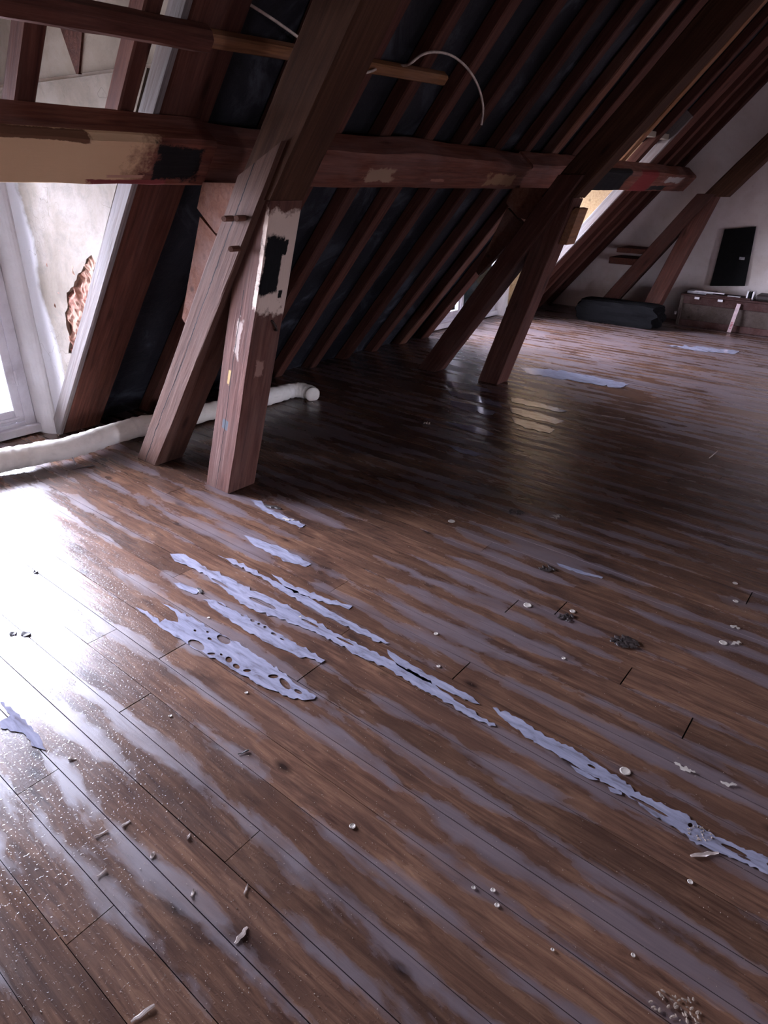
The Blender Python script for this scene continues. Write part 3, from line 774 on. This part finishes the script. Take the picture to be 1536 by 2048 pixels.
# leaning pink strip with red lettering
b0 = on_x(1460, 658, cx0-.05); b1 = on_x(1482, 592, cx0-.03); dd = (b1-b0)
b0 = Vector((cx0-.07, b0.y, .006)); b1 = Vector((cx0-.025, b1.y, .335))
ls = beam('measuring_strip', b0, b1, .042, .006, (-1, 0, 0), M['pinkstrip'], amp=0, cham=.001, step=.5)
tag(ls, 'pale pink strip with red marks leaning upright against the chest', 'strip')
n = (b1-b0).normalized()
def mark(t, hgt, lab='red_mark'):
    c = b0+n*t+Vector((-.005, 0, 0)); beam(lab, c, c+n*hgt, .024, .002, (-1, 0, 0), M['redink'], ls, amp=0, cham=.0003, step=.5)
for t in (.045, .062, .078, .094, .112): mark(t, .007)
# bit of white by the chest corner
o = box('white_scrap', (cx0+.0, cy1+.02, .12), (cx0+.02, cy1+.05, .16), M['white'], ch, bev=.006); o['label'] = 'white scrap'
# black panel on the gable wall
pp = [on_x(1449, 459, XR-.03), on_x(1512, 453, XR-.03), on_x(1489, 572, XR-.03), on_x(1420, 572, XR-.03)]
bp = prism('black_panel', pp, (.02, 0, 0), M['black']); tag(bp, 'tall black panel against the white gable wall above the chest', 'panel')
c = on_x(1484, 517, XR-.032); o = box('sticker', (c.x-.002, c.y-.03, c.z-.015), (c.x+.001, c.y+.03, c.z+.015), M['paper'], bp, bev=0); o['label'] = 'small pale sticker'
# black sheeting heap
def heap(name, lo, hi, mat, seed):
    bm = bmesh.new(); bmesh.ops.create_cube(bm, size=1)
    bmesh.ops.subdivide_edges(bm, edges=bm.edges[:], cuts=9, use_grid_fill=True)
    lo, hi = Vector(lo), Vector(hi); s = hi-lo
    for v in bm.verts:
        p = v.co.copy(); r = max(abs(p.x), abs(p.y), abs(p.z)); q = p.normalized()*.5*(1.18)
        p = p.lerp(q, .35*min(1, (p.length/.5-.9)*2) if p.length > .45 else 0)
        p.z = max(p.z, -.5)
        p += Vector((noise.noise(p*4+Vector((seed, 0, 0))), noise.noise(p*4+Vector((0, seed, 0))), noise.noise(p*5+Vector((0, 0, seed)))))*.05
        v.co = Vector((p.x*s.x, p.y*s.y, max(-s.z/2, p.z*s.z)))
    o = link(name, mesh_from_bm(name, bm), mat); o.location = (lo+hi)/2; return o
o = heap('sheeting_bundle', (8.35, 2.45, .0), (8.72, 3.5, .27), M['blackcloth'], 3); tag(o, 'low black bundle of sheeting on the floor before the far gable', 'bundle')
# boards by the far strut
o = box('short_shelf', (8.90, 2.86, .80), (9.30, 3.28, .86), M['rafter'], None); tag(o, 'short brown cross board high beside the far slanting strut', 'board')
o = box('short_shelf', (8.90, 2.90, .66), (9.30, 3.36, .74), M['rafter'], None); tag(o, 'short dark cross board lower beside the far slanting strut', 'board')

# ------------------------------------------------------------------ puddles (real outlines lying on the boards)
def cA(l): return [(x/2, y/2+950) for x, y in l]
def cB(l): return [(x/2+768, y/2+950) for x, y in l]
def cD(l): return [(x/2+768, y/2+1500) for x, y in l]
def ell(cx_, cy_, a, b, rot=.45):
    return [(cx_+a*math.cos(t)*math.cos(rot)-b*math.sin(t)*math.sin(rot), cy_+a*math.cos(t)*math.sin(rot)+b*math.sin(t)*math.cos(rot)) for t in [2*PI*i/12 for i in range(12)]]
def puddle(outer, holes, lab, rough_px=3.2, z=.0026):
    rnd = random.Random(len(lab)*7+int(outer[0][0]))
    def jag(l, amp):
        r = []
        for i in range(len(l)):
            a = Vector(l[i]); b = Vector(l[(i+1) % len(l)]); n_ = max(1, int((b-a).length/7))
            for k in range(n_):
                p = a.lerp(b, k/n_); j = amp if k else amp*.3
                r.append((p.x+noise.noise(Vector((p.x*.12, p.y*.12, 5)))*j*1.8+rnd.uniform(-.3, .3)*j*.5, p.y+noise.noise(Vector((p.x*.12, p.y*.12, 25)))*j*1.8))
        return r
    o2 = [tuple(fl(*p, z)[:2]) for p in jag(outer, rough_px)]
    h2 = [[tuple(fl(*p, z)[:2]) for p in jag(h, .8)] for h in holes]
    c = Vector((sum(p[0] for p in o2)/len(o2), sum(p[1] for p in o2)/len(o2), z))
    o2 = [(x-c.x, y-c.y) for x, y in o2]; h2 = [[(x-c.x, y-c.y) for x, y in h] for h in h2]
    o = holed_sheet('puddle', o2, h2, M['water'], Matrix.Translation(c), 0)
    tag(o, lab, 'puddle', 'puddles on the floorboards'); return o
puddle(cA([(540, 525), (590, 545), (640, 590), (660, 575), (715, 590), (700, 545), (660, 520), (640, 505), (700, 535), (800, 590), (900, 645), (980, 690), (1060, 740), (1130, 790), (1200, 845), (1265, 885), (1225, 900), (1130, 880), (1040, 840), (950, 790), (870, 740), (790, 700), (720, 655), (640, 610), (590, 565)]),
       [cA(ell(785, 680, 36, 18)), cA(ell(895, 657, 30, 16)), cA(ell(915, 738, 14, 12)), cA(ell(945, 765, 15, 9)), cA(ell(988, 782, 16, 6, 0)), cA(ell(1093, 805, 21, 8, 0)), cA(ell(1140, 835, 30, 13, .8)), cA(ell(1192, 866, 18, 7)), cA(ell(838, 655, 9, 5)), cA(ell(830, 628, 6, 4)), cA(ell(780, 622, 6, 4)), cA(ell(885, 718, 6, 4)), cA(ell(845, 715, 16, 5, 0))],
       'broad puddle with round dry islands, centre left of the floor')
puddle(cA([(810, 495), (860, 500), (930, 540), (1010, 575), (1090, 620), (1180, 670), (1300, 740), (1285, 752), (1180, 718), (1090, 680), (1000, 635), (930, 590), (860, 540)]),
       [cA(ell(887, 516, 19, 6)), cA(ell(970, 561, 9, 4)), cA(ell(1010, 582, 10, 6)), cA(ell(1035, 596, 7, 5)), cA(ell(1060, 609, 7, 5)), cA(ell(1095, 636, 13, 5)), cA(ell(1128, 657, 9, 3))],
       'narrow pointed puddle with a row of small holes, just above the broad one')
puddle(cA([(680, 315), (730, 315), (820, 365), (900, 405), (980, 445), (1080, 490), (1160, 530), (1250, 575), (1350, 635), (1450, 685), (1536, 725), (1596, 760), (1696, 810), (1768, 862), (1856, 922), (1984, 1004), (1956, 1003), (1866, 960), (1756, 890), (1676, 852), (1606, 805), (1536, 765), (1440, 728), (1350, 675), (1260, 628), (1180, 598), (1100, 565), (1000, 535), (940, 495), (870, 435), (780, 375), (700, 345)]),
       [cA(ell(1050, 512, 60, 9, .4)), cA(ell(1240, 592, 40, 5, .45)), cA(ell(880, 432, 40, 5, .5)), cA(ell(1380, 665, 40, 4, .45))],
       'longest wet streak running diagonally across the middle boards')
puddle(cA([(1085, 395), (1150, 430), (1210, 455), (1300, 490), (1410, 525), (1395, 536), (1300, 512), (1220, 485), (1150, 455)]), [], 'short wet streak, upper edge of the middle puddle field', 3)
puddle(cA([(870, 320), (930, 335), (1010, 375), (1090, 420), (1190, 465), (1300, 530), (1400, 585), (1500, 640), (1560, 672), (1540, 676), (1440, 636), (1350, 590), (1230, 525), (1150, 478), (1080, 432), (1000, 390), (920, 348)]), [], 'thin wet streak along one seam just above the longest one', 3)
puddle(cA([(975, 240), (1050, 265), (1120, 287), (1190, 322), (1245, 356), (1225, 367), (1150, 347), (1080, 312), (1010, 277)]), [], 'slim smooth puddle below the foot of the near post', 2)
puddle(cA([(1000, 98), (1045, 103), (1060, 125), (1130, 160), (1220, 200), (1210, 209), (1130, 182), (1050, 142)]), [], 'small wet streak beside a dark twig near the foot of the near post', 2.5)
puddle(cA([(690, 430), (740, 437), (800, 458), (785, 476), (725, 456)]), [], 'tiny wet patch ending at a dark chip left of the middle puddles', 3)
puddle(cB([(0, 690), (80, 738), (160, 788), (260, 838), (340, 880), (385, 918), (360, 912), (250, 863), (130, 806), (50, 760)]), [], 'thin wet streak parallel to the longest one, on its right', 2)
puddle(cB([(435, 930), (500, 950), (580, 1000), (660, 1050), (740, 1085), (860, 1160), (950, 1218), (1030, 1280), (1120, 1320), (1210, 1355), (1290, 1425), (1400, 1475), (1536, 1530), (1536, 1600), (1440, 1550), (1340, 1510), (1240, 1468), (1180, 1420), (1090, 1370), (1000, 1300), (920, 1248), (840, 1208), (760, 1158), (690, 1118), (600, 1070), (520, 1010), (460, 960)]),
       [cB(ell(1060, 1325, 90, 6, .5)), cB(ell(830, 1165, 18, 5)), cB(ell(1225, 1400, 10, 9)), cB(ell(1400, 1500, 60, 8, .45)), cB(ell(1440, 1530, 30, 5, .45))],
       'long wet streak reaching the right picture edge, grit in its middle')
puddle(cD([(745, 60), (800, 83), (855, 120), (820, 116), (770, 88)]), [], 'drop-shaped little puddle left of the right-hand wet streak, upper one', 1)
puddle(cD([(895, 146), (950, 163), (952, 180), (905, 166)]), [], 'drop-shaped little puddle left of the right-hand wet streak, lower one', 1)
puddle(cB([(690, 350), (760, 373), (878, 408), (870, 415), (780, 393), (700, 364)]), [], 'small isolated wet streak right of the floor centre', 1.5)
puddle(cA([(0, 905), (40, 925), (100, 980), (160, 1050), (185, 1100), (140, 1090), (90, 1030), (0, 1010), (0, 985), (40, 960)]), [], 'low puddle at the left picture edge below the glaring boards', 4)
for k_, (l_, lab_) in enumerate((([(893, 764), (930, 766), (975, 778), (985, 786), (940, 780), (900, 773)], 'uppermost shining strip of water between the feet of the second truss'),
        ([(896, 782), (950, 790), (1000, 806), (1004, 814), (950, 802), (905, 792)], 'shining strip of water between the feet of the second truss, middle one'),
        ([(900, 800), (950, 811), (992, 824), (985, 830), (930, 820), (903, 811)], 'lowest shining strip of water between the feet of the second truss'),
        ([(1022, 795), (1080, 806), (1135, 822), (1120, 824), (1060, 812), (1023, 803)], 'warm glinting strip right of the second post foot, upper one'),
        ([(1020, 812), (1080, 826), (1130, 842), (1110, 848), (1050, 834), (1022, 824)], 'warm glinting strip right of the second post foot, middle one'),
        ([(1022, 834), (1060, 843), (1110, 858), (1100, 866), (1050, 856), (1030, 846)], 'warm glinting strip right of the second post foot, lower one'))):
    puddle(l_, [], lab_, 2)
puddle([(890, 843), (960, 855), (990, 868), (975, 872), (930, 860)], [], 'lens-shaped puddle in the shade below the second truss', 1)
puddle([(895, 890), (940, 900), (968, 908), (950, 913), (915, 902)], [], 'smaller lens-shaped puddle with a pale rim in the shade', 1)
puddle([(1040, 735), (1100, 738), (1180, 752), (1260, 768), (1240, 776), (1150, 762), (1060, 748)], [], 'bluish wet streak on the boards lit by the far window', 2)
puddle([(1330, 690), (1400, 693), (1480, 702), (1470, 708), (1390, 701)], [], 'distant wet streak in front of the chest', 2)

# ------------------------------------------------------------------ small things on the floor
def chip(name, px, py, ln, wd_, mat, lab, cat, ang=0., hgt=.006, grp=None, curl=.0):
    c = fl(px, py, 0); bm = bmesh.new(); n_ = 6; rows = []
    for i in range(n_+1):
        t = i/n_; x = (t-.5)*ln; ww = wd_*(.35+.65*math.sin(PI*min(1, max(0, t*.9+.05))))/2
        y = curl*math.sin(t*PI); zt = hgt*(.6+.4*math.sin(t*5+px)); j = random.uniform(-.15, .15)*wd_
        rows.append([bm.verts.new(v) for v in ((x, y-ww+j, 0), (x, y+ww+j, 0), (x, y+ww*.6+j, zt), (x, y-ww*.6+j, zt))])
    for a, b in zip(rows, rows[1:]):
        for k in range(4): bm.faces.new((a[k], a[(k+1) % 4], b[(k+1) % 4], b[k]))
    bm.faces.new(rows[0][::-1]); bm.faces.new(rows[-1])
    o = link(name, mesh_from_bm(name, bm), M[mat]); o.location = (c.x, c.y, .002); o.rotation_euler = (0, 0, ang)
    tag(o, lab, cat, grp); return o
def wang(p, q): a = fl(*p); b = fl(*q); return (a+b)/2, (a-b).length, math.atan2((b-a).y, (b-a).x)
def splinter(p, q, wd_, mat, lab, name='splinter', cat='splinter', grp=None, curl=0.):
    c, L, an = wang(p, q); pm = ((p[0]+q[0])/2, (p[1]+q[1])/2)
    return chip(name, pm[0], pm[1], L, wd_, mat, lab, cat, an, .005, grp, curl)
G = 'pale splinters on the floor'
splinter((470, 1888), (495, 1855), .012, 'splinter', 'broad frayed pale splinter near the bottom, left of centre', grp=G)
splinter((566, 2040), (618, 2012), .010, 'splinter', 'long white splinter at the very bottom edge', grp=G) if False else splinter((262, 2044), (310, 2012), .010, 'splinter', 'long white splinter at the very bottom edge', grp=G)
splinter((302, 1718), (309, 1706), .010, 'splinter', 'stubby pale splinter on a seam, lower left', grp=G)
splinter((244, 1654), (261, 1643), .008, 'splinter', 'short pale splinter on a seam left of the stubby one', grp=G)
splinter((374, 1680), (380, 1668), .006, 'splinter', 'tiny pale splinter above and right of the stubby one', grp=G)
splinter((190, 1675), (216, 1662), .006, 'splinter', 'slim pale splinter lying across a brown board, lower left', grp=G)
splinter((382, 1795), (389, 1780), .007, 'splinter', 'pale upright-looking splinter between the stubby and the frayed one', grp=G)
splinter((488, 1790), (496, 1770), .005, 'splinter', 'needle-thin splinter on a grey band, bottom left of centre', grp=G)
splinter((194, 1755), (214, 1740), .006, 'splinter', 'slim pale splinter low on the left beside a grey band', grp=G)
splinter((137, 1520), (153, 1518), .008, 'splinter', 'pale sliver on the bright boards at far left', grp=G)
splinter((476, 1510), (498, 1502), .006, 'dirt', 'small dark sliver on a seam at left of centre', grp=None)
splinter((1418, 917), (1436, 902), .006, 'splinter', 'thin pale stick on the dim floor at the right', name='stick', cat='stick')
splinter((1203, 832), (1250, 838), .010, 'splinter', 'pale lath on the lit floor edge at right', name='lath', cat='lath')
splinter((528, 1010), (562, 1018), .028, 'dirt', 'dark twig piece lying in the streak near the near post', name='twig', cat='twig')
splinter((395, 1177), (404, 1187), .02, 'dirt', 'dark curled chip at the end of a tiny wet patch', name='chip', cat='chip')
splinter((1380, 1712), (1436, 1706), .012, 'splinter', 'light splinter lying in the grit of the right-hand wet streak', grp=G)
splinter((20, 1268), (33, 1268), .03, 'dirt', 'black crumb on the glaring boards, left one of the pair', name='crumb', cat='crumb')
splinter((46, 1266), (58, 1272), .03, 'dirt', 'black crumb on the glaring boards, right one of the pair', name='crumb', cat='crumb')
splinter((68, 1144), (75, 1146), .02, 'dirt', 'tiny black crumb high on the glaring boards', name='crumb', cat='crumb')
splinter((145, 940), (190, 932), .012, 'dirt', 'dark splinter near the hook under the pipe', grp=None)
def disc(px, py, r, mat, lab, name='paint_drop', cat='spot', hgt=.002, grp='pale drops on the floor'):
    c = fl(px, py, 0); bm = bmesh.new()
    N = 16; top = []; rr = [r*(1+.16*noise.noise(Vector((math.cos(6.28*i/N)*2, math.sin(6.28*i/N)*2, px)))) for i in range(N)]
    lo = [bm.verts.new((rr[i]*math.cos(6.2832*i/N), rr[i]*math.sin(6.2832*i/N), 0)) for i in range(N)]
    md = [bm.verts.new((rr[i]*.8*math.cos(6.2832*i/N), rr[i]*.8*math.sin(6.2832*i/N), hgt)) for i in range(N)]
    inn = [bm.verts.new((rr[i]*.45*math.cos(6.2832*i/N), rr[i]*.45*math.sin(6.2832*i/N), hgt*.55)) for i in range(N)]
    for a, b in ((lo, md), (md, inn)):
        for i in range(N): bm.faces.new((a[i], a[(i+1) % N], b[(i+1) % N], b[i]))
    bm.faces.new(inn)
    o = link(name, mesh_from_bm(name, bm), M[mat]); o.location = (c.x, c.y, .002); tag(o, lab, cat, grp)
disc(705, 1653, .0085, 'pale_drop', 'round pale button with a raised rim on the lower middle floor', 'button', 'button', .003, None)
for px, py, r, lab in ((872, 1268, .009, 'pale drop beside the grey band at floor centre'), (877, 1333, .007, 'pale drop right of the board joint at centre'), (1127, 1317, .008, 'pale drop on the brown boards right of centre'),
        (493, 1386, .006, 'pale drop under the broad puddle'), (341, 1432, .006, 'pale drop on the brown board left, beside an end joint'), (1055, 1211, .017, 'largest pale drop, beside the two gaping board ends'),
        (1145, 1223, .012, 'pale drop just right of the gaping board end'), (1446, 1286, .015, 'pale drop at right between scraped marks'), (1470, 1167, .011, 'pale drop on the right floor, upper one of two near the joint'),
        (1471, 1203, .011, 'pale drop on the right floor, lower one of two near the joint'), (903, 1043, .018, 'flat grey drop below the shade at upper centre'), (986, 1781, .006, 'pale drop near the bottom, upper of a pair on the grey seam'),
        (994, 1811, .006, 'pale drop near the bottom, lower of a pair on the grey seam'), (947, 1776, .005, 'small ring-like drop left of the bottom pair'), (1266, 1911, .005, 'pale drop on the dark boards near the bottom right'),
        (1105, 1900, .004, 'faint pale drop bottom right of centre'), (1380, 1764, .007, 'grey drop at lower right on the brown boards'), (1250, 1543, .016, 'faint pale scuff left of the scraped paint marks'),
        (600, 1234, .006, 'pale drop on the dry board between the puddles'), (417, 1236, .006, 'pale drop above the broad puddle'), (857, 848, .0, '')):
    if r: disc(px, py, r, 'pale_drop', lab, hgt=.0015)
# scraped paint smears
def smear(px, py, ln, wd_, ang, lab, seed):
    c = fl(px, py, 0); bm = bmesh.new(); N = 40; g = {}
    for i in range(N+1):
        for j in range(13):
            x = (i/N-.5)*ln; y = (j/12-.5)*wd_
            e_ = 1-((i/N-.5)*2)**2-((j/12-.5)*2)**2
            if e_+noise.noise(Vector((x*90, y*60, seed)))*1.4 > .45: g[i, j] = bm.verts.new((x, y, .0003+.0012*max(0, e_)))
    for i in range(N):
        for j in range(12):
            k = [(i, j), (i+1, j), (i+1, j+1), (i, j+1)]
            if all(q in g for q in k): bm.faces.new([g[q] for q in k])
    bmesh.ops.delete(bm, geom=[v for v in bm.verts if not v.link_faces], context='VERTS')
    o = link('paint_smear', mesh_from_bm('paint_smear', bm), M['pale_drop']); o.location = (c.x, c.y, .0035); o.rotation_euler = (0, 0, ang); tag(o, lab, 'smear', 'scraped paint marks')
smear(1372, 1540, .085, .035, -1.45, 'whitish scraped mark at right above the long wet streak', 1)
smear(1456, 1570, .06, .022, -1.2, 'fainter scraped mark at the right edge beside the whitish one', 2)
smear(1470, 1288, .07, .03, -.6, 'scraped mark at the right beside a pale drop', 3)
smear(1468, 1255, .05, .03, -1.5, 'scraped mark at the right, above the drop', 4)
smear(1112, 1034, .10, .05, -.3, 'pale scuff at the edge of the dim floor', 5)
smear(575, 1040, .09, .03, -1.2, 'milky scuff right of the near post foot', 6)
# clumps
def clump(name, px, py, r, mat, lab, cat, n_=26, flatn=.3):
    c = fl(px, py, 0); bm = bmesh.new(); rnd = random.Random(px)
    for k in range(n_):
        a = rnd.uniform(0, 6.28); d = r*math.sqrt(rnd.random()); s = r*rnd.uniform(.10, .28)*(.3 if name == 'grit' else 1)
        m_ = Matrix.Translation((d*math.cos(a), d*math.sin(a)*.7, s*flatn)) @ Matrix.Rotation(rnd.uniform(0, 3), 4, 'Z') @ Matrix.Diagonal((s*1.5, s*.7, s*flatn, 1))
        bmesh.ops.create_icosphere(bm, subdivisions=1, radius=1, matrix=m_)
    o = link(name, mesh_from_bm(name, bm), M[mat]); o.location = (c.x, c.y, .002); o.rotation_euler = (0, 0, -.9); tag(o, lab, cat)
clump('dirt_clump', 1250, 1285, .050, 'dirt', 'largest black crumbly dirt clump, right half of the floor', 'clump', 60)
clump('dirt_clump', 1094, 1138, .035, 'dirt', 'small black dirt clump above the isolated wet streak', 'clump')
clump('dirt_clump', 1032, 1026, .042, 'dirt', 'black dirt clump on the dim upper middle floor', 'clump')
clump('dirt_clump', 1130, 1235, .035, 'dirt', 'dark dirt crust under the gaping board ends', 'clump')
clump('foam_crumb', 855, 848, .026, 'debris', 'small yellowish foam lump on the dim floor', 'lump', 14, .9)
clump('grit', 1400, 1668, .035, 'debris', 'yellowish grit in the right-hand wet streak', 'grit', 40, .5)
clump('grit', 1352, 2020, .055, 'debris', 'glittering grit at the bottom right corner', 'grit', 46, .3)
# uncountable specks
def specks():
    bm = bmesh.new(); rnd = random.Random(5)
    for k in range(2600):
        px = rnd.uniform(-20, 1556); py = rnd.uniform(700, 2060)
        if rnd.random() < .55: px = rnd.uniform(-20, 900); py = rnd.uniform(1000, 2060)
        p = fl(px, py, 0)
        if p.x < .05 or p.y > 3.3 and p.x < 3 or p.x > 9: continue
        if noise.noise(Vector((p.x*1.5, p.y*1.0, 3))) < -.15 and rnd.random() < .8: continue
        dist = (p-O).length; s = rnd.uniform(.0004, .0010)*(.5+.35*dist)
        m_ = Matrix.Translation((p.x, p.y, .001+s*.5)) @ Matrix.Rotation(rnd.uniform(0, 3), 4, 'Z') @ Matrix.Diagonal((s*rnd.uniform(1, 1.4), s, s*.7, 1))
        bmesh.ops.create_icosphere(bm, subdivisions=1, radius=1, matrix=m_)
    me = mesh_from_bm('debris_specks', bm)
    o = link('debris_specks', me, M['debris']); tag(o, 'tiny pale crumbs and grit scattered over the wet floorboards', 'debris', None, 'stuff')
specks()
